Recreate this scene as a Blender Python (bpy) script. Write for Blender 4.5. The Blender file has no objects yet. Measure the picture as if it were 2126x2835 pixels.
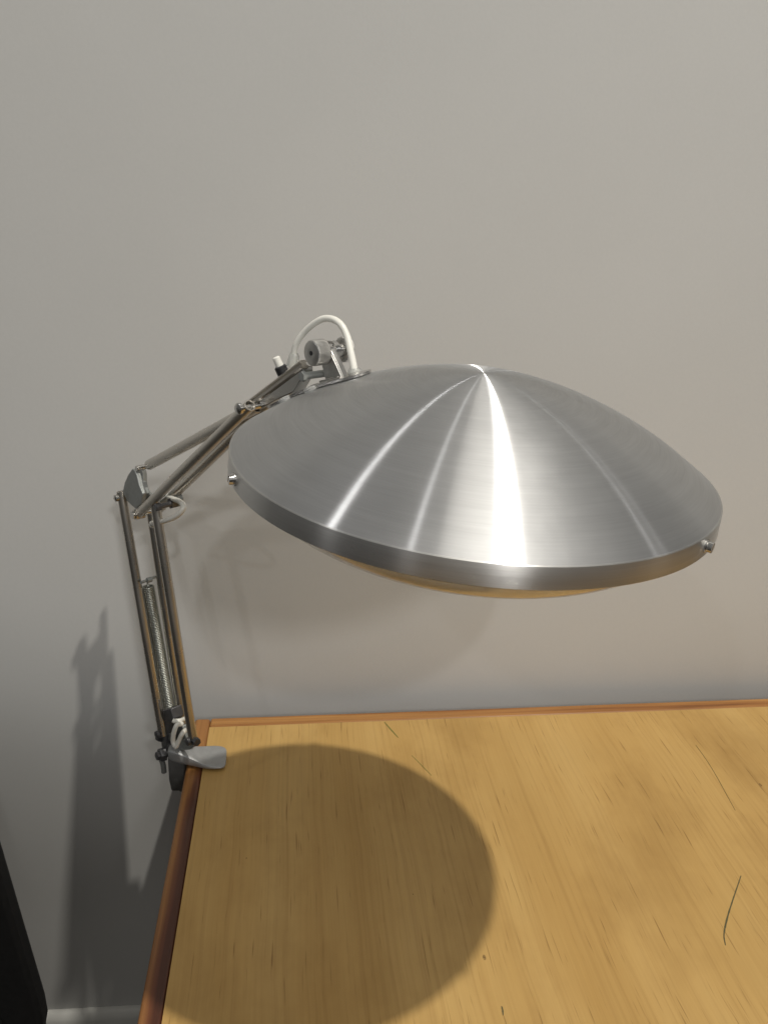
import bpy, bmesh, math, random
import numpy as np
from mathutils import Vector, Matrix
random.seed(7); rng = np.random.default_rng(7)
S = bpy.context.scene
COL = S.collection
PI = math.pi
CAM_H = 1.41            # camera height above the floor
TAB = 0.73              # table top height

# ---------------------------------------------------------------- camera
F_PX, CX, CY = 2293.0, 1063.0, 1417.5
def cam_axes(pitch=20.0, roll=1.6):
    p, r = math.radians(pitch), math.radians(roll)
    fwd = Vector((0, math.cos(p), -math.sin(p))); up = Vector((0, math.sin(p), math.cos(p))); rt = Vector((1, 0, 0))
    return rt*math.cos(r)+up*math.sin(r), -rt*math.sin(r)+up*math.cos(r), fwd
RT, UP, FWD = cam_axes()
EYE = Vector((0, 0, CAM_H))
cd = bpy.data.cameras.new('camera'); co = bpy.data.objects.new('camera', cd); COL.objects.link(co)
M = Matrix((RT, UP, -FWD)).transposed().to_4x4(); M.translation = EYE
co.matrix_world = M
cd.sensor_fit = 'VERTICAL'; cd.sensor_height = 24.0; cd.lens = 24.0*F_PX/2835.0
cd.clip_start = 0.02; cd.clip_end = 200
S.camera = co

def ray(x, y):
    return RT*((x-CX)/F_PX) + UP*(-(y-CY)/F_PX) + FWD
def at(x, y, d):                     # the point seen at (x, y), d metres ahead
    v = ray(x, y); return EYE + v*(d/v.y)
def onz(x, y, z):
    v = ray(x, y); return EYE + v*((z-EYE.z)/v.z)
def onp(x, y, p, n, off=0.0):        # the point seen at (x, y) on the plane through p
    v = ray(x, y); n = n.normalized()
    return EYE + v*(((p+n*off-EYE).dot(n))/v.dot(n))

# ---------------------------------------------------------------- objects
def tag(o, label=None, cat=None, group=None, kind=None):
    if label: o['label'] = label
    if cat: o['category'] = cat
    if group: o['group'] = group
    if kind: o['kind'] = kind
    return o
def empty(name, loc, label, cat):
    o = bpy.data.objects.new(name, None); COL.objects.link(o); o.location = loc; o.empty_display_size = .02
    return tag(o, label, cat)
def org(parent):                     # world position of a parent's origin (translation only)
    v = Vector((0, 0, 0)); p = parent
    while p is not None:
        v += p.location; p = p.parent
    return v
class MB:
    def __init__(s): s.v = []; s.f = []
    def add(s, vs, fs):
        b = len(s.v); s.v += [tuple(v) for v in vs]; s.f += [tuple(i+b for i in f) for f in fs]; return s
    def build(s, name, mat, parent=None, angle=35, local=False, bevel=0, loc=None):
        me = bpy.data.meshes.new(name)
        o = Vector((0, 0, 0))
        if parent is not None and not local: o = org(parent)
        if loc is not None: o = o+Vector(loc) if parent is None else o
        me.from_pydata([tuple(Vector(v)-o) for v in s.v], [], s.f)
        bm = bmesh.new(); bm.from_mesh(me); bmesh.ops.recalc_face_normals(bm, faces=bm.faces); bm.to_mesh(me); bm.free()
        me.polygons.foreach_set('use_smooth', [True]*len(me.polygons))
        me.set_sharp_from_angle(angle=math.radians(angle))
        me.materials.append(mat)
        ob = bpy.data.objects.new(name, me); COL.objects.link(ob)
        if parent is not None: ob.parent = parent
        elif loc is not None: ob.location = loc
        if bevel:
            m = ob.modifiers.new('bevel', 'BEVEL'); m.width = bevel; m.segments = 3; m.limit_method = 'ANGLE'; m.angle_limit = math.radians(40)
        return ob
def frame(d):
    d = Vector(d).normalized(); a = d.orthogonal().normalized()
    return a, d.cross(a), d
def cyl(mb, p0, p1, r0, r1=None, n=24, cap=True):
    r1 = r0 if r1 is None else r1; p0, p1 = Vector(p0), Vector(p1); a, b, d = frame(p1-p0)
    vs = []
    for p, r in ((p0, r0), (p1, r1)):
        vs += [p+(a*math.cos(t)+b*math.sin(t))*r for t in [2*PI*i/n for i in range(n)]]
    fs = [(i, (i+1) % n, n+(i+1) % n, n+i) for i in range(n)]
    if cap: fs += [tuple(range(n)), tuple(range(n, 2*n))]
    return mb.add(vs, fs)
def turned(mb, p0, axis, prof, n=32, knurl=None):   # lathe about an axis: prof = [(distance along, radius)]
    a, b, d = frame(axis); p0 = Vector(p0); vs = []; fs = []
    for k, (z, r) in enumerate(prof):
        for i in range(n):
            t = 2*PI*i/n; rr = r
            if knurl: rr += knurl(k, z, t)
            vs.append(p0+d*z+(a*math.cos(t)+b*math.sin(t))*rr)
    m = len(prof)
    for k in range(m-1):
        for i in range(n): fs.append((k*n+i, k*n+(i+1) % n, (k+1)*n+(i+1) % n, (k+1)*n+i))
    if prof[0][1] > 1e-5: fs.append(tuple(range(n)))
    if prof[-1][1] > 1e-5: fs.append(tuple(range((m-1)*n, m*n)))
    return mb.add(vs, fs)
def catmull(P, k=10):
    P = [Vector(p) for p in P]; Q = [P[0]*2-P[1]]+P+[P[-1]*2-P[-2]]; out = []
    for i in range(1, len(Q)-2):
        p0, p1, p2, p3 = Q[i-1:i+3]
        for j in range(k):
            t = j/k
            out.append(.5*((2*p1)+(p2-p0)*t+(2*p0-5*p1+4*p2-p3)*t*t+(3*p1-p0-3*p2+p3)*t**3))
    return out+[P[-1]]
def tube(mb, P, r, n=14, smooth=True, cap=True):
    P = catmull(P) if smooth else [Vector(p) for p in P]
    rs = r if isinstance(r, (list, tuple)) else None
    a = (P[1]-P[0]).orthogonal().normalized(); vs = []; fs = []
    for i, p in enumerate(P):
        d = (P[min(i+1, len(P)-1)]-P[max(i-1, 0)]).normalized()
        a = (a-d*a.dot(d)).normalized(); b = d.cross(a)
        rr = r if rs is None else rs[0]+(rs[1]-rs[0])*i/(len(P)-1)
        vs += [p+(a*math.cos(2*PI*k/n)+b*math.sin(2*PI*k/n))*rr for k in range(n)]
    for i in range(len(P)-1):
        for k in range(n): fs.append((i*n+k, i*n+(k+1) % n, (i+1)*n+(k+1) % n, (i+1)*n+k))
    if cap: fs += [tuple(range(n)), tuple(range(len(vs)-n, len(vs)))]
    return mb.add(vs, fs)
def prism(mb, poly, thick):          # a flat outline given real thickness (vector)
    poly = [Vector(p) for p in poly]; n = len(poly); t = Vector(thick)
    vs = [p-t*.5 for p in poly]+[p+t*.5 for p in poly]
    return mb.add(vs, [tuple(range(n)), tuple(range(n, 2*n))]+[(i, (i+1) % n, n+(i+1) % n, n+i) for i in range(n)])
def extrude(mb, p0, p1, prof, u):    # sweep a 2D profile between two points; u = direction of profile x
    p0, p1 = Vector(p0), Vector(p1); d = (p1-p0).normalized(); u = Vector(u); u = (u-d*u.dot(d)).normalized(); w = d.cross(u)
    n = len(prof)
    vs = [p+u*x+w*y for p in (p0, p1) for x, y in prof]
    return mb.add(vs, [tuple(range(n)), tuple(range(n, 2*n))]+[(i, (i+1) % n, n+(i+1) % n, n+i) for i in range(n)])
def box(mb, c, ax, ay, az):
    c, ax, ay, az = Vector(c), Vector(ax), Vector(ay), Vector(az)
    vs = [c+ax*i+ay*j+az*k for i in (-.5, .5) for j in (-.5, .5) for k in (-.5, .5)]
    return mb.add(vs, [(0, 1, 3, 2), (4, 6, 7, 5), (0, 4, 5, 1), (2, 3, 7, 6), (0, 2, 6, 4), (1, 5, 7, 3)])
def coil(mb, p0, p1, R, r, turns, n=8, seg=18):
    a, b, d = frame(Vector(p1)-Vector(p0)); L = (Vector(p1)-Vector(p0)).length; N = int(turns*seg)
    P = [Vector(p0)+d*(L*i/N)+(a*math.cos(2*PI*i/seg)+b*math.sin(2*PI*i/seg))*R for i in range(N+1)]
    return tube(mb, P, r, n=n, smooth=False)

# ---------------------------------------------------------------- materials
def newmat(name):
    m = bpy.data.materials.new(name); m.use_nodes = True; nt = m.node_tree
    return m, nt, nt.nodes['Principled BSDF'], nt.nodes['Material Output']
def nd(nt, t, **kw):
    n = nt.nodes.new(t)
    for k, v in kw.items():
        if k.startswith('i_'):
            key = k[2:]; n.inputs[int(key) if key.isdigit() else key.replace('_', ' ')].default_value = v
        else: setattr(n, k, v)
    return n
def ramp(nt, src, stops, interp='LINEAR'):
    r = nt.nodes.new('ShaderNodeValToRGB'); r.color_ramp.interpolation = interp
    e = r.color_ramp.elements
    while len(e) < len(stops): e.new(.5)
    for el, (p, c) in zip(e, stops):
        el.position = p; el.color = (*c, 1) if len(c) == 3 else c
    nt.links.new(src, r.inputs[0]); return r
def noise(nt, vec, scale, detail=4, rough=.55, mapscale=None, dist=0):
    if mapscale is not None:
        mp = nt.nodes.new('ShaderNodeMapping'); mp.inputs['Scale'].default_value = mapscale; nt.links.new(vec, mp.inputs['Vector']); vec = mp.outputs[0]
    n = nd(nt, 'ShaderNodeTexNoise'); n.inputs['Scale'].default_value = scale; n.inputs['Detail'].default_value = detail; n.inputs['Roughness'].default_value = rough; n.inputs['Distortion'].default_value = dist
    nt.links.new(vec, n.inputs['Vector']); return n
def math_(nt, op, a, b=None):
    m = nd(nt, 'ShaderNodeMath', operation=op)
    for i, x in enumerate((a, b)):
        if x is None: continue
        if isinstance(x, (int, float)): m.inputs[i].default_value = x
        else: nt.links.new(x, m.inputs[i])
    return m.outputs[0]
def mixc(nt, fac, a, b, mode='MIX'):
    m = nd(nt, 'ShaderNodeMix', data_type='RGBA', blend_type=mode)
    for sock, x in ((m.inputs[0], fac), (m.inputs[6], a), (m.inputs[7], b)):
        if isinstance(x, (int, float)): sock.default_value = x
        elif isinstance(x, tuple): sock.default_value = (*x, 1)
        else: nt.links.new(x, sock)
    return m.outputs[2]
def plain(name, col, rough=.5, metal=0.0, bump=0.0, bscale=300, var=.1, **kw):
    m, nt, p, out = newmat(name)
    tc = nd(nt, 'ShaderNodeTexCoord'); n = noise(nt, tc.outputs['Object'], bscale*.25, 5)
    c2 = tuple(min(1, c*(1+var)) for c in col); c1 = tuple(c*(1-var) for c in col)
    r = ramp(nt, n.outputs['Fac'], [(.3, c1), (.7, c2)]); nt.links.new(r.outputs[0], p.inputs['Base Color'])
    p.inputs['Roughness'].default_value = rough; p.inputs['Metallic'].default_value = metal
    rr = math_(nt, 'MULTIPLY_ADD', n.outputs['Fac'], .25); nt.nodes[-1].inputs[2].default_value = rough-.12; nt.links.new(rr, p.inputs['Roughness'])
    if bump:
        n2 = noise(nt, tc.outputs['Object'], bscale, 3); b = nd(nt, 'ShaderNodeBump'); b.inputs['Strength'].default_value = bump; b.inputs['Distance'].default_value = .001
        nt.links.new(n2.outputs['Fac'], b.inputs['Height']); nt.links.new(b.outputs[0], p.inputs['Normal'])
    for k, v in kw.items(): p.inputs[k].default_value = v
    return m

def brushed(name, col, rough, aniso, grain=900, bump=.05, wear=0.12, axial=False):
    # spun aluminium: fine concentric turning marks about the object's z axis
    m, nt, p, out = newmat(name); nt.nodes.remove(p)
    tc = nd(nt, 'ShaderNodeTexCoord'); sp = nd(nt, 'ShaderNodeSeparateXYZ'); nt.links.new(tc.outputs['Object'], sp.inputs[0])
    r2 = math_(nt, 'SQRT', math_(nt, 'ADD', math_(nt, 'MULTIPLY', sp.outputs[0], sp.outputs[0]), math_(nt, 'MULTIPLY', sp.outputs[1], sp.outputs[1])))
    ang = math_(nt, 'ARCTAN2', sp.outputs[1], sp.outputs[0])
    cmb = nd(nt, 'ShaderNodeCombineXYZ')
    nt.links.new(math_(nt, 'MULTIPLY', sp.outputs[2] if axial else r2, grain), cmb.inputs[0])
    nt.links.new(math_(nt, 'MULTIPLY', math_(nt, 'SINE', ang), 3.0), cmb.inputs[1])
    nt.links.new(math_(nt, 'MULTIPLY', math_(nt, 'COSINE', ang), 3.0), cmb.inputs[2])
    n1 = noise(nt, cmb.outputs[0], 1.0, 3, .6)
    cl = noise(nt, tc.outputs['Object'], 9, 5, .6)
    fine = noise(nt, tc.outputs['Object'], 900, 2, .5)
    tn = nd(nt, 'ShaderNodeTangent', direction_type='RADIAL', axis='Z')
    g = nd(nt, 'ShaderNodeBsdfAnisotropic', distribution='GGX')
    cmb2 = nd(nt, 'ShaderNodeVectorMath', operation='MULTIPLY'); nt.links.new(cmb.outputs[0], cmb2.inputs[0]); cmb2.inputs[1].default_value = (.22, .8, .8)
    n4 = noise(nt, cmb2.outputs[0], 1.0, 3, .6)
    turn = ramp(nt, n4.outputs['Fac'], [(.3, (.94, .94, .94)), (.7, (1.04, 1.04, 1.04))])
    ca = nd(nt, 'ShaderNodeMix', data_type='RGBA', blend_type='MULTIPLY'); ca.inputs[0].default_value = 1
    cr = ramp(nt, n1.outputs['Fac'], [(.25, tuple(c*.93 for c in col)), (.75, tuple(min(1, c*1.05) for c in col))])
    nt.links.new(cr.outputs[0], ca.inputs[6]); nt.links.new(turn.outputs[0], ca.inputs[7])
    cb = mixc(nt, .30, ca.outputs[2], ramp(nt, cl.outputs['Fac'], [(.3, tuple(c*.88 for c in col)), (.7, col)]).outputs[0])
    nt.links.new(cb, g.inputs['Color'])
    rr = math_(nt, 'MULTIPLY_ADD', cl.outputs['Fac'], .08); nt.nodes[-1].inputs[2].default_value = rough-.04
    nt.links.new(rr, g.inputs['Roughness']); g.inputs['Anisotropy'].default_value = aniso
    nt.links.new(tn.outputs[0], g.inputs['Tangent'])
    bp = nd(nt, 'ShaderNodeBump'); bp.inputs['Strength'].default_value = bump; bp.inputs['Distance'].default_value = .0005
    hs = math_(nt, 'ADD', n1.outputs['Fac'], math_(nt, 'MULTIPLY', fine.outputs['Fac'], wear))
    nt.links.new(hs, bp.inputs['Height']); nt.links.new(bp.outputs[0], g.inputs['Normal'])
    # a broad, satin second lobe of the oxide layer
    g2 = nd(nt, 'ShaderNodeBsdfAnisotropic', distribution='GGX'); g2.inputs['Roughness'].default_value = .55; g2.inputs['Anisotropy'].default_value = .3
    nt.links.new(tn.outputs[0], g2.inputs['Tangent']); nt.links.new(cb, g2.inputs['Color'])
    mx = nd(nt, 'ShaderNodeMixShader'); mf = ramp(nt, cl.outputs['Fac'], [(.3, (.28,)*3), (.7, (.52,)*3)]); nt.links.new(mf.outputs[0], mx.inputs[0])
    nt.links.new(g.outputs[0], mx.inputs[1]); nt.links.new(g2.outputs[0], mx.inputs[2]); nt.links.new(mx.outputs[0], out.inputs['Surface'])
    return m

def wood_top():
    m, nt, p, out = newmat('veneer')
    tc = nd(nt, 'ShaderNodeTexCoord'); O = tc.outputs['Object']
    warp = noise(nt, O, 3.0, 3, .5)
    wv = nd(nt, 'ShaderNodeVectorMath', operation='MULTIPLY_ADD'); nt.links.new(warp.outputs['Color'], wv.inputs[0]); wv.inputs[1].default_value = (.018, 0, 0); nt.links.new(O, wv.inputs[2])
    V = wv.outputs[0]
    broad = noise(nt, V, 1.0, 4, .55, (11, .9, 1))
    streak = noise(nt, V, 1.0, 4, .6, (210, 1.3, 1))
    pore = noise(nt, V, 1.0, 2, .5, (430, 13, 1))
    blot = noise(nt, O, 1.0, 5, .62, (6.5, 3.6, 1))
    c = ramp(nt, broad.outputs['Fac'], [(.25, (.465, .277, .084)), (.5, (.54, .338, .114)), (.75, (.59, .385, .142))]).outputs[0]
    s = ramp(nt, streak.outputs['Fac'], [(.30, (.72, .66, .58)), (.47, (.97, .97, .96)), (.72, (1.08, 1.09, 1.10))]).outputs[0]
    c = mixc(nt, .38, c, s, 'MULTIPLY')
    po = ramp(nt, pore.outputs['Fac'], [(.27, (.40, .31, .23)), (.35, (.97, .96, .95)), (.7, (1.03, 1.03, 1.03))]).outputs[0]
    c = mixc(nt, .65, c, po, 'MULTIPLY')
    bl = ramp(nt, blot.outputs['Fac'], [(.3, (.70, .65, .57)), (.52, (1, 1, 1)), (.75, (1.07, 1.10, 1.15))]).outputs[0]
    c = mixc(nt, .7, c, bl, 'MULTIPLY')
    # specks and short dashes of dirt, drawn out along the grain
    mp = nd(nt, 'ShaderNodeMapping'); mp.inputs['Scale'].default_value = (34, 17, 1); nt.links.new(O, mp.inputs[0])
    vo = nd(nt, 'ShaderNodeTexVoronoi', feature='F1'); vo.inputs['Scale'].default_value = 1.0; vo.inputs['Randomness'].default_value = 1; nt.links.new(mp.outputs[0], vo.inputs['Vector'])
    gate = nd(nt, 'ShaderNodeSeparateColor'); nt.links.new(vo.outputs['Color'], gate.inputs[0])
    on = math_(nt, 'GREATER_THAN', gate.outputs[0], .72)
    size = math_(nt, 'MULTIPLY', gate.outputs[1], .085)
    dot = math_(nt, 'MULTIPLY', math_(nt, 'LESS_THAN', vo.outputs['Distance'], size), on)
    dn = noise(nt, O, 400, 2); dot = math_(nt, 'MULTIPLY', dot, math_(nt, 'MULTIPLY', dn.outputs['Fac'], 1.2))
    c = mixc(nt, dot, c, (.10, .05, .015))
    nt.links.new(c, p.inputs['Base Color'])
    rr = ramp(nt, blot.outputs['Fac'], [(.3, (.5,)*3), (.7, (.36,)*3)]); nt.links.new(rr.outputs[0], p.inputs['Roughness'])
    b = nd(nt, 'ShaderNodeBump'); b.inputs['Strength'].default_value = .12; b.inputs['Distance'].default_value = .0006
    nt.links.new(math_(nt, 'ADD', pore.outputs['Fac'], streak.outputs['Fac']), b.inputs['Height']); nt.links.new(b.outputs[0], p.inputs['Normal'])
    p.inputs['Specular IOR Level'].default_value = .35
    return m
def wood_edge(name, dark, mid, light, scale=(1.2, 90, 90), heart=False):
    m, nt, p, out = newmat(name)
    tc = nd(nt, 'ShaderNodeTexCoord'); O = tc.outputs['Object']
    n1 = noise(nt, O, 1.0, 4, .55, scale, .6); n2 = noise(nt, O, 1.0, 3, .6, tuple(s*6 if s > 5 else s*5 for s in scale))
    f = n1.outputs['Fac']
    if heart:                        # sapwood along the outer side, red heartwood along the inner, wandering
        sp = nd(nt, 'ShaderNodeSeparateXYZ'); nt.links.new(O, sp.inputs[0])
        wav = noise(nt, O, 1.0, 2, .5, (0, 3.2, 0))
        f = math_(nt, 'SUBTRACT', math_(nt, 'ADD', math_(nt, 'MULTIPLY', f, .55), math_(nt, 'MULTIPLY', wav.outputs['Fac'], .75)), math_(nt, 'MULTIPLY', sp.outputs[0], 22.0))
        m_ = nd(nt, 'ShaderNodeClamp', i_Value=0.0); m_.inputs['Max'].default_value = .40; nt.links.new(math_(nt, 'MULTIPLY_ADD', sp.outputs[1], 3.0), m_.inputs['Value']); m_.inputs['Value'].links[0].from_node.inputs[2].default_value = .52
        f = math_(nt, 'ADD', f, m_.outputs[0])
    c = ramp(nt, f, [(.3, dark), (.46, mid), (.62, light)]).outputs[0]
    c = mixc(nt, .5, c, ramp(nt, n2.outputs['Fac'], [(.3, (.6, .55, .5)), (.6, (1.05, 1.05, 1.05))]).outputs[0], 'MULTIPLY')
    nt.links.new(c, p.inputs['Base Color']); p.inputs['Roughness'].default_value = .42
    b = nd(nt, 'ShaderNodeBump'); b.inputs['Strength'].default_value = .15; b.inputs['Distance'].default_value = .0006
    nt.links.new(n2.outputs['Fac'], b.inputs['Height']); nt.links.new(b.outputs[0], p.inputs['Normal'])
    return m
def wall_paint():
    m, nt, p, out = newmat('wall_paint')
    tc = nd(nt, 'ShaderNodeTexCoord'); O = tc.outputs['Object']
    n = noise(nt, O, 2.2, 4, .5); n2 = noise(nt, O, 260, 4, .6); n3 = noise(nt, O, 60, 3, .5)
    c = ramp(nt, n.outputs['Fac'], [(.3, (.540, .540, .524)), (.7, (.575, .575, .560))]).outputs[0]
    c = mixc(nt, .2, c, ramp(nt, n2.outputs['Fac'], [(.3, (.93, .93, .93)), (.7, (1.05, 1.05, 1.05))]).outputs[0], 'MULTIPLY')
    nt.links.new(c, p.inputs['Base Color']); p.inputs['Roughness'].default_value = .75; p.inputs['Specular IOR Level'].default_value = .25
    b = nd(nt, 'ShaderNodeBump'); b.inputs['Strength'].default_value = .12; b.inputs['Distance'].default_value = .0005
    nt.links.new(math_(nt, 'ADD', n2.outputs['Fac'], n3.outputs['Fac']), b.inputs['Height']); nt.links.new(b.outputs[0], p.inputs['Normal'])
    return m

MAT = {}
MAT['dome'] = brushed('spun_aluminium', (.69, .695, .70), .30, .84, bump=.06, wear=.0)
MAT['band'] = brushed('turned_aluminium', (.76, .755, .74), .36, .74, grain=1100, bump=.25, axial=True)
MAT['steel'] = plain('nickel_steel', (.56, .55, .53), .22, 1.0, 0, 60, .05)
MAT['tube'] = plain('chromed_tube', (.60, .57, .52), .27, 1.0, 0, 40, .05)
MAT['knob'] = plain('turned_steel', (.60, .59, .57), .36, 1.0, .1, 900)
MAT['cast'] = plain('cast_metal', (.34, .355, .345), .56, .7, .25, 500, .12)
MAT['jaw'] = plain('matt_cast_zinc', (.43, .44, .445), .52, .55, .2, 500, .06)
MAT['castdark'] = plain('dark_cast_zinc', (.17, .17, .165), .55, .5, .2, 500)
MAT['dark'] = plain('blackened_steel', (.12, .12, .125), .42, .6, .15, 500)
MAT['black'] = plain('black_plastic', (.018, .018, .02), .38, 0, .05, 600)
MAT['white'] = plain('white_plastic_cable', (.78, .77, .71), .38, 0, .04, 200, .03)
MAT['clear'] = plain('clear_plastic', (.86, .87, .85), .22, 0, 0, 200, .02, **{'Transmission Weight': .75, 'IOR': 1.46})
MAT['spring'] = plain('spring_wire', (.44, .45, .41), .38, 1.0, .05, 600)
MAT['lens'] = plain('acrylic_bowl', (.93, .92, .88), .14, 0, 0, 100, .01, **{'Transmission Weight': .92, 'IOR': 1.49})
MAT['reflector'] = plain('white_enamel', (.75, .74, .70), .4, 0, .02, 100, .02)
MAT['lip'] = plain('inner_lip', (.10, .095, .09), .45, .8, .05, 300)
MAT['veneer'] = wood_top()
MAT['edge_side'] = wood_edge('edge_wood_red', (.085, .027, .013), (.16, .054, .021), (.36, .165, .050), (40, 1.1, 40), True)
MAT['edge_back'] = wood_edge('edge_wood_orange', (.17, .060, .018), (.34, .145, .040), (.46, .225, .068), (1.6, 60, 60))
MAT['wall'] = wall_paint()
MAT['base'] = plain('white_gloss_paint', (.60, .60, .57), .4, 0, .05, 100, .03)
MAT['floor'] = plain('floor_boards', (.075, .065, .055), .5, 0, .1, 80, .2)
MAT['leather'] = plain('black_vinyl', (.012, .012, .012), .55, 0, .1, 300)
MAT['mark'] = plain('pencil_mark', (.10, .09, .035), .6, 0, 0, 300)
MAT['greenmark'] = plain('green_mark', (.20, .19, .045), .6, 0, 0, 300)

# ---------------------------------------------------------------- setting
WA = math.radians(5.4)                               # the wall runs a little askew to the camera
wx = Vector((math.cos(WA), math.sin(WA), 0)); wn = Vector((-math.sin(WA), math.cos(WA), 0)); W0 = Vector((-.30, 1.036, 0))
mb = MB(); box(mb, W0+wn*.06+Vector((0, 0, 1.5)), wx*7, wn*.12, (0, 0, 3.0))
tag(mb.build('wall', MAT['wall']), 'pale warm grey painted wall behind the lamp and table', 'wall', kind='structure')
mb = MB(); box(mb, Vector((0, -1.4, -.03)), (8, 0, 0), (0, 5.2, 0), (0, 0, .06))
tag(mb.build('floor', MAT['floor']), 'dark floor below the table', 'floor', kind='structure')
mb = MB(); bh, bd = .138, .015
extrude(mb, W0-wx*3.2+wn*-.0005, W0+wx*3.2+wn*-.0005, [(0, .001), (-bd, .001), (-bd, bh-.014), (-bd+.003, bh-.008), (-.009, bh-.003), (-.003, bh), (0, bh)], wn)
tag(mb.build('skirting_board', MAT['base'], angle=60), 'white moulded skirting board along the foot of the grey wall', 'skirting board', kind='structure')

# ---------------------------------------------------------------- table
TA = math.radians(6.4)
corner = onz(541, 1990, TAB)
tx = Vector((math.cos(TA), math.sin(TA), 0)); ty = Vector((-math.sin(TA), math.cos(TA), 0)); tz = Vector((0, 0, 1))
tab = empty('table', corner-tz*TAB, 'wooden table with worn honey veneer top and darker solid wood edging', 'table')
tab.rotation_euler = (0, 0, TA)
# everything below is in the table's own frame: x to the right, y to the rear, origin under the rear left corner
TW, TD, EW, TH = 1.45, .80, .0215, .024
def tpart(mb, name, mat, loc=(0, 0, 0), **kw):
    o = mb.build(name, mat, tab, local=True, **kw); o.location = loc; return o
mb = MB(); box(mb, ((TW)/2, -TD/2, -TH/2), (TW-2*EW-.0006, 0, 0), (0, TD-2*EW-.0006, 0), (0, 0, TH))
tpart(mb, 'tabletop', MAT['veneer'], (0, 0, TAB))
mb = MB(); box(mb, (EW/2, -TD/2, -TH/2-.0005), (EW, 0, 0), (0, TD, 0), (0, 0, TH+.002))
tpart(mb, 'edge_trim', MAT['edge_side'], (0, 0, TAB), bevel=.004)
mb = MB(); box(mb, (TW-EW/2, -TD/2, -TH/2-.0005), (EW, 0, 0), (0, TD, 0), (0, 0, TH+.002)); tpart(mb, 'edge_trim', MAT['edge_side'], (0, 0, TAB), bevel=.004)
mb = MB(); box(mb, (TW/2, -EW/2, -TH/2-.0005), (TW-2*EW-.0004, 0, 0), (0, EW, 0), (0, 0, TH+.002)); tpart(mb, 'edge_trim', MAT['edge_back'], (0, 0, TAB), bevel=.003)
mb = MB(); box(mb, (TW/2, -TD+EW/2, -TH/2-.0005), (TW-2*EW-.0004, 0, 0), (0, EW, 0), (0, 0, TH+.002)); tpart(mb, 'edge_trim', MAT['edge_back'], (0, 0, TAB), bevel=.003)
mb = MB()
for yy in (-.07, -TD+.07): box(mb, (TW/2, yy, TAB-TH-.045), (TW-.16, 0, 0), (0, .02, 0), (0, 0, .08))
for xx in (.07, TW-.07): box(mb, (xx, -TD/2, TAB-TH-.045), (.02, 0, 0), (0, TD-.164, 0), (0, 0, .08))
tpart(mb, 'apron', MAT['edge_back'])
for xx in (.07, TW-.07):
    for yy in (-.07, -TD+.07):
        mb = MB(); hh = TAB-TH-.002
        vs = []
        for z, w in ((0, .016), (hh, .024)): vs += [(xx+i*w, yy+j*w, z) for i, j in ((-1, -1), (1, -1), (1, 1), (-1, 1))]
        mb.add(vs, [(0, 1, 2, 3), (4, 5, 6, 7)]+[(i, (i+1) % 4, 4+(i+1) % 4, 4+i) for i in range(4)])
        tpart(mb, 'leg', MAT['edge_back'], bevel=.002)
Tinv = Matrix.Rotation(-TA, 4, 'Z') @ Matrix.Translation(-(corner-tz*TAB))
def mark(pts, w, mat, lift=.0003):
    P = catmull([Tinv @ onz(x, y, TAB) for x, y in pts], 8); vs = []; fs = []
    for i, p in enumerate(P):
        d = (P[min(i+1, len(P)-1)]-P[max(0, i-1)]).normalized(); s = Vector((-d.y, d.x, 0))
        t = i/(len(P)-1); ww = w*(.35+.65*math.sin(PI*min(1, max(0, .12+.8*t))))*(.8+.4*random.random())
        for sx, zz in ((-1, 0), (-1, 1), (1, 1), (1, 0)): vs.append((p.x+s.x*ww*.5*sx, p.y+s.y*ww*.5*sx, TAB+.00005+lift*zz))
    for i in range(len(P)-1):
        for k in range(4): fs.append((i*4+k, i*4+(k+1) % 4, (i+1)*4+(k+1) % 4, (i+1)*4+k))
    fs += [(0, 1, 2, 3), tuple(range(len(vs)-4, len(vs)))]
    mb = MB(); mb.add(vs, fs); return tpart(mb, 'scratch_mark', mat)
mark([(2050, 2425), (2027, 2493), (2012, 2542), (2003, 2587), (2007, 2617)], .0016, MAT['mark'])
mark([(1064, 1999), (1082, 2020), (1102, 2042)], .0018, MAT['greenmark'])
mark([(1140, 2092), (1168, 2120), (1194, 2147)], .0008, MAT['greenmark'])
mark([(1925, 2063), (1955, 2105), (1982, 2149), (2010, 2200), (2034, 2244)], .0005, MAT['mark'])
mark([(1388, 2786), (1391, 2797), (1392, 2811)], .0014, MAT['mark'])

# ---------------------------------------------------------------- chair at the left edge of the frame
CY_ = .86
chair = empty('chair', at(-120, 3267, CY_), 'black chair just left of the table, only its sloping back edge in view', 'chair')
chair.location.z = 0
mb = MB(); prism(mb, [at(x, y, CY_) for x, y in [(-330, 1990), (-130, 1990), (-108, 2010), (0, 2369), (60, 2573), (118, 2768), (127, 2815), (120, 2860), (98, 2880), (72, 2868), (48, 2848), (0, 2790), (-60, 2740), (-150, 2700), (-330, 2690)]], Vector((0, .028, 0)))
mb.build('backrest', MAT['leather'], chair, bevel=.006)
mb = MB(); prism(mb, [at(x, y, CY_+.004) for x, y in [(68, 2840), (122, 2840), (150, 3268), (106, 3268)]], Vector((0, .022, 0)))
mb.build('leg', MAT['leather'], chair, bevel=.003)
mb = MB(); prism(mb, [at(x, y, CY_+.004) for x, y in [(-330, 2680), (-285, 2680), (-315, 3275), (-358, 3275)]], Vector((0, .022, 0)))
mb.build('leg', MAT['leather'], chair, bevel=.003)
mb = MB(); a_, b_ = at(60, 2860, CY_), at(-330, 2860, CY_)
prism(mb, [a_+Vector((0, .02, 0)), b_+Vector((0, .02, 0)), b_+Vector((0, -.36, 0)), a_+Vector((0, -.36, 0))], Vector((0, 0, .04)))
mb.build('seat', MAT['leather'], chair, bevel=.012)
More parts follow.
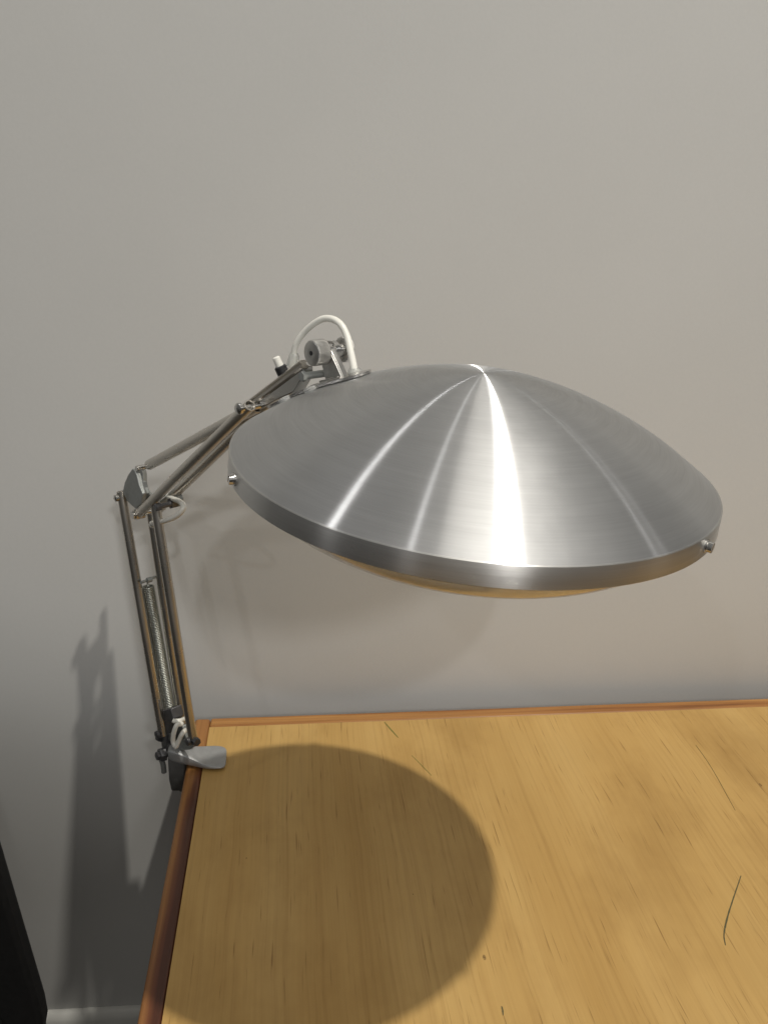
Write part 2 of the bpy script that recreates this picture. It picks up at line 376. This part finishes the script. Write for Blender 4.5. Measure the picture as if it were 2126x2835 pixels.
for q in (a_, b_):
    mb = MB(); cyl(mb, q+Vector((0, -.33, -.015)), Vector((q.x, q.y-.34, 0)), .014, .011); mb.build('leg', MAT['leather'], chair)

# ---------------------------------------------------------------- lamp
Z0 = Vector((0, 0, CAM_H))
E0 = Z0+Vector((-.298, .945, -.354))                # elbow
mN = Vector((.728, .685, 0)).normalized()             # normal of the arms' upright plane, away from the camera
dH = Vector((.685, -.728, 0)).normalized()
def ap(x, y, off=0.0): return onp(x, y, E0, mN, off)
root = empty('desk_lamp', onz(560, 2100, TAB), 'clamp-on lamp with wide spun aluminium dome shade on a jointed sprung arm', 'lamp')

# shade -------------------------------------------------------------------
KS = .84                                            # size of the shade against a 44 cm one
DC = Z0+Vector((.0797, .7375, -.2122))*KS; DN = Vector((.0666, -.0522, .9964)).normalized(); R0 = .22*KS
KR = np.array([0, .06, .2, .4, .6, .8, .92, .975, 1.])
KZ = np.array([.0794, .0790, .0756, .0655, .0500, .0288, .0122, .0041, 0])*KS
def pchip(x, y, xi):
    h = np.diff(x); d = np.diff(y)/h; m = np.zeros_like(y)
    for i in range(1, len(x)-1):
        if d[i-1]*d[i] > 0:
            w1 = 2*h[i]+h[i-1]; w2 = h[i]+2*h[i-1]; m[i] = (w1+w2)/(w1/d[i-1]+w2/d[i])
    m[0] = d[0]; m[-1] = d[-1]*1.1
    k = np.clip(np.searchsorted(x, xi)-1, 0, len(x)-2); t = (xi-x[k])/h[k]
    return (2*t**3-3*t**2+1)*y[k]+(t**3-2*t**2+t)*h[k]*m[k]+(-2*t**3+3*t**2)*y[k+1]+(t**3-t**2)*h[k]*m[k+1]
rot = DN.to_track_quat('Z', 'Y')
def lathe(prof, n=192):
    mb = MB(); vs = []; fs = []
    for r, z in prof:
        vs += [(r*math.cos(2*PI*i/n), r*math.sin(2*PI*i/n), z) for i in range(n)]
    for k in range(len(prof)-1):
        for i in range(n): fs.append((k*n+i, k*n+(i+1) % n, (k+1)*n+(i+1) % n, (k+1)*n+i))
    return mb.add(vs, fs)
rr = np.concatenate([[.0006], np.linspace(.012, 1, 56)]); zz = pchip(KR, KZ, rr)
top = [(r*R0, z) for r, z in zip(rr, zz)]
inner = [(max(.0004, r*(R0-.0015)), z-.0014) for r, z in zip(rr, zz)][::-1]
mb = lathe(top+inner)
shade = mb.build('lamp_shade', MAT['dome'], root, angle=50, local=True)
shade.location = DC-root.location; shade.rotation_mode = 'QUATERNION'; shade.rotation_quaternion = rot
BD = .0181*KS; RB = .2214*KS
def sub(mb, name, mat, **kw): return mb.build(name, mat, shade, local=True, **kw)
sc = lambda P: [(r*KS, z*KS) for r, z in P]
b = lathe(sc([(.2185, .0003), (.2198, .0006), (.2206, -.0002), (.2214, -.0173), (.2209, -.0181), (.2190, -.0181), (.2185, -.0171), (.2170, -.0014), (.2185, .0003)]))
sub(b, 'rim_band', MAT['band'], angle=40)
b = lathe(sc([(.2183, -.0160), (.2183, -.0196), (.2160, -.0206), (.2128, -.0202), (.2128, -.0160), (.2183, -.0160)]))
sub(b, 'inner_lip', MAT['lip'])
LR, LD = .2120*KS, .055*KS
bowl = [(LR*max(.003, q), -.0186*KS-LD*(1-q**4.6)) for q in np.linspace(1, .003, 48)]
bowl2 = [(max(.0005, r-.0028*(r/LR)), z+.0028) for r, z in bowl][::-1]
b = lathe(bowl+bowl2); sub(b, 'diffuser_bowl', MAT['lens'], angle=60)
b = lathe(sc([(.215, -.0035), (.15, .006), (.06, .012), (.001, .013)])); sub(b, 'reflector', MAT['reflector'], angle=60)
Rm = rot.to_matrix()
def loc(p): return Rm.transposed() @ (Vector(p)-DC)
def screw(px, py):
    best = None
    for i in range(1440):
        t = 2*PI*i/1440; q = DC+Rm @ Vector((RB*math.cos(t), RB*math.sin(t), -.0090*KS)); v = q-EYE
        x = CX+F_PX*v.dot(RT)/v.dot(FWD); y = CY-F_PX*v.dot(UP)/v.dot(FWD); e = (x-px)**2+(y-py)**2
        if v.normalized().dot(Rm @ Vector((math.cos(t), math.sin(t), 0))) > .45: continue
        if best is None or e < best[0]: best = (e, t)
    return best[1]
ts = [screw(640, 1332), screw(1963, 1520)]; ts.append(ts[0]-(ts[1]-ts[0])*.95)
for t in ts:
    ax = Vector((math.cos(t), math.sin(t), 0)); p = ax*.2206*KS+Vector((0, 0, -.0090*KS))
    b = MB(); turned(b, p, ax, [(0, .0048), (.0012, .0048), (.0013, .0036), (.0013, .0036)], 20)
    s_ = Vector((-math.sin(t), math.cos(t), 0))
    tilt = (s_*.5+Vector((0, 0, .85))).normalized(); side = ax.cross(tilt)
    for sg in (-1, 1):           # slotted cheese head: two half discs with the slot between
        poly = [side*.0006*sg+tilt*-.0034, side*.0006*sg+tilt*.0034]
        for k in range(9):
            an = PI*k/8; q = tilt*(.0036*math.cos(an))+side*sg*(.0006+.0030*math.sin(an)); poly.append(q)
        prism(b, [p+ax*.0031+q for q in poly], ax*.0032)
    turned(b, p+ax*.0012, ax, [(0, .0036), (.0014, .0036)], 16)
    sub(b, 'rim_screw', MAT['steel'])

# mounting plate lying along the shade, with its washers -------------------------
def dome_pt(r, phi, lift=0.0):
    z = float(pchip(KR, KZ, np.array([r]))[0]); z2 = float(pchip(KR, KZ, np.array([r+.01 if r < .98 else r-.01]))[0])
    sl = (z2-z)/((.01 if r < .98 else -.01)*R0); nn = Vector((-sl*math.cos(phi), -sl*math.sin(phi), 1)).normalized()
    return Vector((r*R0*math.cos(phi), r*R0*math.sin(phi), z))+nn*lift, nn
# azimuth of the plate in the shade's frame
dirw = Vector((-.121, .054, 0)).normalized(); ld = Rm.transposed() @ dirw; PH = math.atan2(ld.y, ld.x)
def dome_xy(x, y, lift):
    r = math.hypot(x, y)/R0; p, nn = dome_pt(min(r, .995), math.atan2(y, x), lift); return p, nn
ud = Vector((math.cos(PH), math.sin(PH), 0)); sd = Vector((-ud.y, ud.x, 0))
if (Rm @ sd).y > 0: sd = -sd                       # towards the camera
ra, rb, hw = .50*R0, .985*R0, .0165
vs = []; fs = []; NU, NV = 28, 9
for lift in (.0006, .0026):
    for i in range(NU+1):
        t = i/NU; rr_ = ra+(rb-ra)*t; e = min(t, 1-t)*(rb-ra)
        ww = hw*math.sqrt(max(0, 1-max(0, 1-e/hw)**2)) if e < hw else hw
        ww = max(ww, .0008)
        for k in range(NV):
            q = ud*rr_+sd*ww*(2*k/(NV-1)-1); vs.append(dome_xy(q.x, q.y, lift)[0])
n1_ = (NU+1)*NV
for b0 in (0, n1_):
    for i in range(NU):
        for k in range(NV-1): fs.append((b0+i*NV+k, b0+(i+1)*NV+k, b0+(i+1)*NV+k+1, b0+i*NV+k+1))
for i in range(NU):
    for k in (0, NV-1): fs.append((i*NV+k, (i+1)*NV+k, n1_+(i+1)*NV+k, n1_+i*NV+k))
for i in (0, NU):
    for k in range(NV-1): fs.append((i*NV+k, i*NV+k+1, n1_+i*NV+k+1, n1_+i*NV+k))
b = MB(); b.add(vs, fs); sub(b, 'mounting_plate', MAT['steel'])
for r_, v_, m_ in ((.735, .0165, 'clear'), (.86, .0160, 'clear'), (.80, -.012, 'steel')):
    q = ud*r_*R0+sd*v_; p, nn = dome_xy(q.x, q.y, 0)
    b = MB(); turned(b, p-nn*.001, nn, [(0, .0056), (.0030, .0056), (.0042, .0046), (.0046, 0)], 24); sub(b, 'washer', MAT[m_])

# head joint -----------------------------------------------------------------
HP = at(862, 978, .690)                             # centre of the front knob's face
def wpart(mb, name, mat, parent=root, **kw): return mb.build(name, mat, parent, **kw)
KN = 96
def kn(k, z, t): return .0004*math.sin(30*t+z*2600)*math.sin(30*t-z*2600) if 3 <= k <= 20 else 0
R_K = .0106
def knob(p, ax, length):
    mb = MB(); prof = [(0, .0014), (-.0002, .0024), (0, R_K-.0008), (.0008, R_K)]+[(.0008+(length-.0016)*i/17, R_K) for i in range(17)]+[(length-.0006, R_K), (length, R_K-.0008), (length, .004)]
    turned(mb, p, ax, prof, 180, kn); return wpart(mb, 'pivot_knob', MAT['knob'], angle=50)
k1 = knob(HP, mN, .0135)
mb = MB(); cyl(mb, HP+mN*.0006, HP+mN*.004, .0021, n=6); cyl(mb, HP-mN*.0004, HP+mN*.001, .0020, .0018, n=20)
mb.build('hex_socket', MAT['black'], k1)
mb = MB(); turned(mb, HP+mN*.0170, mN, [(-.003, .0070), (.003, .0070), (.0032, .0085), (.0080, .0085), (.0082, .0060), (.0150, .0060), (.0152, .0080), (.0165, .0080)], 40); wpart(mb, 'pivot_hub', MAT['steel'])
k2 = knob(HP+mN*.0325, mN, .0070)
# bent bracket between joint and plate
pl_o, pl_n = HP+mN*.0150, mN
br = MB(); up_ = [onp(x, y, pl_o, pl_n) for x, y in [(893, 1008), (899, 1030), (905, 1056), (949, 1046), (930, 1005), (912, 966), (904, 945), (890, 945), (880, 965)]]
prism(br, up_, mN*.0022)
pl2 = [p+mN*.0060 for p in up_]; prism(br, pl2, mN*.0018)
fl = [up_[3], up_[3]+mN*.0060, up_[5]+mN*.0060, up_[5]]     # folded edge joining the cheeks
prism(br, [p+Vector((0, 0, 0)) for p in fl], (up_[3]-up_[2]).normalized()*.002)
wpart(br, 'shade_bracket', MAT['knob'], bevel=.0005)
ft = MB(); prism(ft, [onp(x, y, pl_o, pl_n, .003) for x, y in [(904, 1056), (950, 1044), (984, 1036), (997, 1041), (996, 1064), (960, 1074), (912, 1082)]], mN*.015)
wpart(ft, 'bracket_foot', MAT['clear'], bevel=.0018)
ft = MB(); prism(ft, [onp(x, y, pl_o, pl_n, .003) for x, y in [(900, 1052), (951, 1039), (953, 1046), (902, 1059)]], mN*.014); wpart(ft, 'bracket_flange', MAT['steel'], bevel=.0006)

# upper arm ------------------------------------------------------------------
def channel(p0, p1, w=.0115, h=.0115, g=.0022):
    # square tube with a shallow groove along both faces
    a, c = w/2, h/2; r = .0012
    prof = [(-a, -c+r), (-a+r, -c), (a-r, -c), (a, -c+r), (a, -g*1.1), (a-g, -g*.5), (a-g, g*.5), (a, g*1.1), (a, c-r), (a-r, c), (-a+r, c), (-a, c-r), (-a, g*1.1), (-a+g, g*.5), (-a+g, -g*.5), (-a, -g*1.1)]
    mb = MB(); extrude(mb, p0, p1, prof, mN); return mb
def pipe(p0, p1, r=.0057, bore=.0044):
    mb = MB(); L_ = (p1-p0).length
    turned(mb, p0, p1-p0, [(.012, bore*.2), (.0119, bore), (.0003, bore), (0, bore+.0004), (0, r-.0004), (.0004, r), (L_-.0004, r), (L_, r-.0004), (L_, bore), (L_-.012, bore), (L_-.0121, bore*.2)], 32); return mb
OF, OB = -.013, .013
u0, u1 = ap(385, 1423, OF), ap(693, 1122, OF)
tf = wpart(pipe(u0, u1), 'arm_tube', MAT['tube'], angle=40)
s0 = ap(385, 1423, OF)+mN*.026; s1 = u1+mN*.020
tb = wpart(pipe(s0, s1), 'arm_tube', MAT['tube'], angle=40)
# ends of the channel: rounded lugs with pins
for p in (u0,):
    mb = MB(); cyl(mb, p-mN*.0068, p+mN*.034, .0028); cyl(mb, p-mN*.0085, p-mN*.0062, .0046); wpart(mb, 'pivot_bolt', MAT['steel'])
    mb = MB(); cyl(mb, p-mN*.0058, p+mN*.0058, .0062); mb.build('end_lug', MAT['tube'], tf)
# switch housing: folded sheet channel from the tubes to the head joint
hp_ = HP+mN*.010
def hx(x, y, o=0): return onp(x, y, hp_, mN, o)
mb = MB(); prism(mb, [hx(x, y) for x, y in [(676, 1136), (722, 1092), (780, 1047), (836, 1006), (852, 1012), (854, 1042), (829, 1084), (777, 1107), (716, 1143), (690, 1152)]], mN*.012)
hs = wpart(mb, 'switch_housing', MAT['steel'], bevel=.0012)
mb = channel(hx(676, 1133, -.004), hx(842, 1008, -.004), .0085, .0075, .0016); wpart(mb, 'arm_channel', MAT['tube'], angle=25)
mb = channel(hx(676, 1133, .008), hx(842, 1008, .008), .0060, .0060, .0012); wpart(mb, 'arm_channel', MAT['tube'], angle=25)
mb = MB(); q = onp(851, 1040, HP+mN*.004, mN); cyl(mb, q-mN*.004, q+mN*.024, .0032); turned(mb, q-mN*.0065, mN, [(0, .0042), (.003, .0050), (.0035, .0034)], 6); wpart(mb, 'pivot_bolt', MAT['cast'])
q = ap(687, 1128, OF) ; q = u0+(u1-u0)*((q-u0).dot(u1-u0)/(u1-u0).length_squared)
mb = MB(); turned(mb, q-mN*.0125, mN, [(0, .001), (.0006, .0042), (.0018, .0054), (.0045, .0054), (.0047, .0032), (.034, .0032)], 24); wpart(mb, 'pivot_bolt', MAT['steel'])
# sprung tube above, running from the elbow bracket to that bolt
w0, w1 = ap(414, 1287, 0), q+mN*.012
w1 = w1+(w0-w1).normalized()*.004
mb = pipe(w0, w1, .0060); spt = wpart(mb, 'spring_tube', MAT['tube'])
mb = MB(); cyl(mb, w0+(w0-w1).normalized()*.019, w0+(w1-w0)*.02, .0026); mb.build('tension_rod', MAT['cast'], spt)
# push switch on the arm
fpt = u0+(u1-u0)*.835+mN*.012
sw = fpt+Vector((0, 0, .004)); sax = (at(764, 988, .73)-at(787, 1038, .73)).normalized()
mb = MB(); base_s = at(791, 1048, .735); turned(mb, base_s, sax, [(0, .0046), (.0012, .0055), (.0112, .0055), (.0122, .0046), (.0122, .0038)], 28); swo = wpart(mb, 'switch_collar', MAT['black'])
mb = MB(); turned(mb, base_s+sax*.0120, sax, [(0, .0037), (.0080, .0034), (.0088, .0027), (.0090, .0)], 28); mb.build('push_button', MAT['white'], swo)
# cable loop over the head joint
d_ = HP.y
mb = MB(); cp = [(806, 1022, d_+.034), (812, 990, d_+.033), (820, 953, d_+.031), (847, 915, d_+.028), (884, 887, d_+.022), (914, 882, d_+.016), (942, 897, d_+.008), (961, 932, d_+.002), (972, 980, d_-.006), (981, 1026, d_-.012), (984, 1045, d_-.013)]
tube(mb, [at(*c) for c in cp], (.0026, .0031), 16); wpart(mb, 'cable', MAT['white'])
mb = MB(); g0, g1 = at(984, 1046, d_-.013), at(981, 1022, d_-.0125); turned(mb, g0-(g1-g0)*.3, g1-g0, [(0, .0085), (.004, .0085), (.0050, .0070), (.0082, .0058), (.0100, .0046)], 28); wpart(mb, 'cable_grommet', MAT['clear'])
mb = MB(); turned(mb, at(808, 1014, d_+.0335), at(818, 975, d_+.032)-at(808, 1014, d_+.0335), [(0, .0050), (.010, .0046), (.012, .0034)], 20); wpart(mb, 'cable_grommet', MAT['clear'])

# elbow ----------------------------------------------------------------------
for off, name in ((-.006, 'elbow_bracket'),):
    mb = MB()
    prism(mb, [ap(x, y, off-.004) for x, y in [(373, 1296), (379, 1299), (386, 1316), (392, 1342), (402, 1366), (396, 1394), (382, 1408), (360, 1388), (346, 1362), (352, 1334), (362, 1312)]], mN*.006)
    prism(mb, [ap(x, y, off+.016) for x, y in [(390, 1298), (397, 1292), (402, 1312), (403, 1342), (412, 1364), (444, 1376), (442, 1396), (410, 1402), (388, 1372), (382, 1330)]], mN*.006)
    prism(mb, [ap(x, y, off+.006) for x, y in [(376, 1334), (392, 1334), (402, 1368), (392, 1390), (372, 1376)]], mN*.014)
    eb = wpart(mb, name, MAT['cast'], bevel=.0012)
mb = MB(); q = ap(404, 1292, .0); cyl(mb, q-mN*.012, q+mN*.012, .0030); wpart(mb, 'pivot_bolt', MAT['steel'])
mb = MB(); q = ap(443, 1402, -.012); turned(mb, q-mN*.006, mN, [(0, .0035), (.001, .0046), (.006, .0046), (.0062, .003), (.03, .003)], 20); wpart(mb, 'pivot_bolt', MAT['dark'])
mb = MB(); q = ap(492, 1382, .012); turned(mb, q-mN*.004, mN, [(0, .006), (.0012, .0085), (.007, .0085), (.008, .006)], 24); wpart(mb, 'cable_clip', MAT['cast'])
mb = MB(); q = ap(480, 1392, .006); cyl(mb, q-mN*.004, q+mN*.004, .0065, n=6); wpart(mb, 'wing_nut', MAT['dark'])
mb = MB(); tube(mb, [ap(x, y, o) for x, y, o in [(424, 1452, .004), (432, 1449, -.002), (457, 1442, -.008), (482, 1433, -.010), (500, 1420, -.008), (509, 1404, -.004), (500, 1390, .0), (478, 1380, .006), (462, 1372, .012)]], .0030, 14); wpart(mb, 'cable', MAT['white'])
mb = MB(); a1, a2 = ap(424, 1452, .004), ap(446, 1446, -.006); turned(mb, a1, a2-a1, [(0, .0048), (.006, .0044), (.0085, .0032)], 18); wpart(mb, 'cable_grommet', MAT['clear'])

# lower arm --------------------------------------------------------------------
A0, A1 = ap(336, 1360, OF), ap(452, 2036, OF)
B0, B1 = ap(417, 1405, OB), ap(507, 2010, OB)
C0, C1 = ap(430, 1392, OF+.004), ap(537, 2058, OF+.004)
for p0, p1 in ((A0, A1), (C0, C1)): t_ = wpart(pipe(p0, p1), 'arm_tube', MAT['tube'], angle=40)
wpart(pipe(B0, B1), 'arm_tube', MAT['tube'], angle=40)
for p, r_, m_ in ((A0+(A1-A0)*.022, .0042, 'steel'), (A1-(A1-A0)*.012, .0052, 'dark'), (C1-(C1-C0)*.018, .0050, 'dark')):
    mb = MB(); turned(mb, p-mN*.010, mN, [(0, r_*.5), (.001, r_), (.0045, r_), (.005, r_*.6), (.014, r_*.6)], 20); wpart(mb, 'pivot_bolt', MAT[m_])
mb = MB(); q1 = C1-(C1-C0)*.02; cyl(mb, q1+dH*.004, q1+dH*.0105, .0050, n=6); wpart(mb, 'lock_nut', MAT['dark'])
q1, q2 = ap(441, 2040, -.01), ap(450, 2042, -.008)
mb = MB(); turned(mb, q1, q2-q1, [(-.003, .001), (-.002, .005), (.001, .0058), (.005, .0058)], 20); wpart(mb, 'lock_nut', MAT['dark'])
sp0, sp1 = ap(411, 1622, 0), ap(470, 1962, 0)
mb = MB(); coil(mb, sp0, sp1, .0066, .00105, 74, 6, 16); spr = wpart(mb, 'tension_spring', MAT['spring'], angle=80)
mb = MB(); tube(mb, [sp0+(sp1-sp0)*.01+dH*.004, sp0, sp0+(sp0-sp1).normalized()*.008, ap(409, 1606, 0)], .0011, 8); mb.build('spring_hook', MAT['spring'], spr)
mb = MB(); tube(mb, [sp1-(sp1-sp0)*.01+dH*.004, sp1, sp1+(sp1-sp0).normalized()*.010], .0011, 8); mb.build('spring_hook', MAT['spring'], spr)
mb = MB(); cyl(mb, ap(391, 1613, OF), ap(431, 1597, OB), .0018); turned(mb, ap(408, 1607, -.003), mN, [(0, .0034), (.006, .0034)], 12); wpart(mb, 'spring_pin', MAT['cast'])

mb = MB()
prism(mb, [ap(x, y, OF+.012) for x, y in [(470, 2052), (500, 2050), (530, 2040), (541, 2046), (541, 2066), (528, 2074), (500, 2076), (470, 2076)]], mN*.005)
prism(mb, [ap(x, y, OF+.009) for x, y in [(444, 2028), (456, 2024), (474, 2030), (474, 2050), (452, 2046)]], mN*.005)
wpart(mb, 'base_link', MAT['cast'], bevel=.001)
# post and clamp --------------------------------------------------------------
mb = MB()
prism(mb, [ap(x, y, -.002) for x, y in [(452, 1964), (488, 1956), (495, 1985), (489, 1992), (474, 1990), (476, 2020), (478, 2078), (466, 2078), (459, 2030), (453, 1990)]], mN*.016)
wpart(mb, 'post_fork', MAT['dark'], bevel=.0012)
mb = MB(); prism(mb, [ap(x, y, .010) for x, y in [(490, 2010), (512, 2006), (530, 2062), (528, 2080), (505, 2078), (494, 2050)]], mN*.008); wpart(mb, 'post_cheek', MAT['cast'], bevel=.0015)
mb = MB(); tube(mb, [ap(x, y, o) for x, y, o in [(512, 1990, .006), (499, 1995, -.004), (484, 1996, -.010), (478, 1994, -.012)]], .0028, 12)
tube(mb, [ap(x, y, o) for x, y, o in [(504, 2004, -.004), (490, 2008, -.012), (482, 2030, -.016), (480, 2052, -.017), (488, 2067, -.016), (497, 2048, -.012), (506, 2030, -.008), (513, 2022, .0)]], .0030, 14)
wpart(mb, 'cable', MAT['white'])
# jaw: a blade that starts narrow at the post and widens, flattening onto the table top
mb = MB()
st = [((462, 2082), 11, 17, .020), ((490, 2086), 13, 17, .018), ((515, 2091), 16, 16, .014), ((540, 2095), 19, 13, .0095), ((562, 2097), 27, 8, .0062), ((585, 2097), 31, 5.5, .0050), ((606, 2097), 31, 5, .0048), ((620, 2098), 28, 4.5, .0046), ((627, 2099), 22, 3.5, .0045)]
vs = []; fs = []
for (x, y), hw, th, zc in st:
    c0 = onz(x, y, TAB+zc); pA = onz(x+3, y-hw, TAB+zc); pB = onz(x-1, y+hw, TAB+zc)
    wd = (pB-pA)*.5; wd.z = 0; c0 = (pA+pB)*.5; t_ = th/1000*.5
    nseg = 12
    for k in range(nseg):
        an = 2*PI*k/nseg; cx_, sy_ = math.cos(an), math.sin(an)
        e = .32; X = math.copysign(abs(cx_)**e, cx_); Y = math.copysign(abs(sy_)**e, sy_)
        vs.append(c0+wd*X+Vector((0, 0, Y*t_+(.0016 if x > 530 and X < -.3 and x < 560 else 0))))
for i in range(len(st)-1):
    for k in range(12): fs.append((i*12+k, i*12+(k+1) % 12, (i+1)*12+(k+1) % 12, (i+1)*12+k))
fs += [tuple(range(12)), tuple(range(len(vs)-12, len(vs)))]
mb.add(vs, fs); jaw = wpart(mb, 'clamp_jaw', MAT['jaw'], angle=50)
ss = jaw.modifiers.new('subsurf', 'SUBSURF'); ss.levels = ss.render_levels = 1
# clamp body hanging beside the table edge and reaching under it
E1 = corner+ty*-.090+tx*-.004                       # a point on the table's left side
side_n = -tx
def sidept(x, y, off): return onp(x, y, E1, side_n, off)
mb = MB()
body = [(-.052, .018), (-.020, .020), (-.012, .010), (-.010, -.030), (-.018, -.046), (-.034, -.052), (-.050, -.048), (-.060, -.024), (-.058, .006)]
bc = corner+ty*-.044
prism(mb, [bc+ty*(a_+.0)+Vector((0, 0, z_))-tx*.0125 for a_, z_ in body], tx*.022)
box(mb, bc+ty*-.036+Vector((0, 0, -.0445))+tx*.012, tx*.052, ty*.026, (0, 0, .014))
cyl(mb, bc+ty*-.036-tx*.012+Vector((0, 0, .0)), bc+ty*-.036-tx*.014+Vector((0, 0, .022)), .012, .009)
wpart(mb, 'clamp_body', MAT['castdark'], bevel=.003)
mb = MB(); q = bc+ty*-.036+tx*.026; cyl(mb, q+Vector((0, 0, -.064)), q+Vector((0, 0, -.030)), .0042); cyl(mb, q+Vector((0, 0, -.030)), q+Vector((0, 0, -.0245)), .011); cyl(mb, q+Vector((-.014, 0, -.062)), q+Vector((.014, 0, -.062)), .003)
wpart(mb, 'clamp_screw', MAT['steel'])
n0 = at(441, 2092, bc.y-.050)
mb = MB(); nx = Vector((-.75, -.62, .1)).normalized(); turned(mb, n0-nx*.014, nx, [(0, .005), (.006, .005), (.006, .0088), (.0125, .0088), (.014, .0076), (.0142, .006), (.0175, .0055), (.018, .0035)], 6)
tn_ = wpart(mb, 'thumb_screw', MAT['dark'])
mb = MB(); tube(mb, [n0+Vector((.002, 0, -.004)), at(452, 2115, n0.y), at(455, 2138, n0.y)], .0034, 12); mb.build('screw_lever', MAT['cast'], tn_)

# ---------------------------------------------------------------- light
def spot(name, p, target, watts, radius, angle, blend, col):
    l = bpy.data.lights.new(name, 'SPOT'); l.energy = watts; l.shadow_soft_size = radius; l.spot_size = math.radians(angle); l.spot_blend = blend; l.color = col
    o = bpy.data.objects.new(name, l); COL.objects.link(o); o.location = p
    o.rotation_euler = (Vector(target)-Vector(p)).to_track_quat('-Z', 'Y').to_euler(); return o
WARM = (1.0, .95, .86); NEUT = (1.0, .985, .965)
LZ = CAM_H
def lamp(x, y, z, target, watts, radius, angle, blend, col): return spot('ceiling_or_fill_spot', (x, y, z+LZ), target, watts, radius, angle, blend, col)
lamp(1.18, -.19, 3.50, (.10, .75, .75), 450, .05, 50, .6, WARM)
lamp(.35, -.75, 2.30, (.40, .42, .73), 50, .60, 40, .5, WARM)  # added soft fill, lifts the dome's shadow on the table top
lamp(.86, -2.55, 2.10, (.15, 1.06, 3.32), 66, .06, 70, .05, NEUT)
lamp(-1.40, -2.40, 2.10, (.0, 1.05, 3.32), 26, .05, 70, .05, NEUT)
lamp(1.60, -3.60, 2.20, (.20, 1.06, 3.61), 190, .22, 63, .05, NEUT)  # added wash to brighten the upper wall, cone cut off near table height
lamp(-1.75, .05, 1.85, (.05, .65, 1.2), 19, .06, 22, .5, NEUT)
lamp(-2.5, .90, 1.2, (.05, .65, 1.2), 2.0, .02, 18, .5, NEUT)
lamp(3.2, .50, 1.3, (.05, .65, 1.2), 3.2, .02, 16, .5, NEUT)
lamp(3.2, .80, 1.3, (.05, .65, 1.2), 1.6, .02, 16, .5, NEUT)

w = bpy.data.worlds.new('World'); S.world = w; w.use_nodes = True; nt = w.node_tree
bg = nt.nodes['Background']
tc = nd(nt, 'ShaderNodeTexCoord'); sp = nd(nt, 'ShaderNodeSeparateXYZ'); nt.links.new(tc.outputs['Generated'], sp.inputs[0])
r = ramp(nt, math_(nt, 'MULTIPLY_ADD', sp.outputs[2], .5), [(.30, (.035, .032, .028)), (.49, (.14, .137, .13)), (.56, (.19, .187, .18)), (.72, (.21, .207, .20)), (1, (.26, .255, .245))])
r.inputs[0].links[0].from_node.inputs[2].default_value = .5
nt.links.new(r.outputs[0], bg.inputs['Color']); bg.inputs['Strength'].default_value = .66

S.view_settings.view_transform = 'Standard'; S.view_settings.look = 'None'; S.view_settings.exposure = 0; S.view_settings.gamma = 1; S.view_settings.use_curve_mapping = False
S.render.engine = 'CYCLES'
S.cycles.use_denoising = True
S.cycles.max_bounces = 10; S.cycles.sample_clamp_indirect = 6
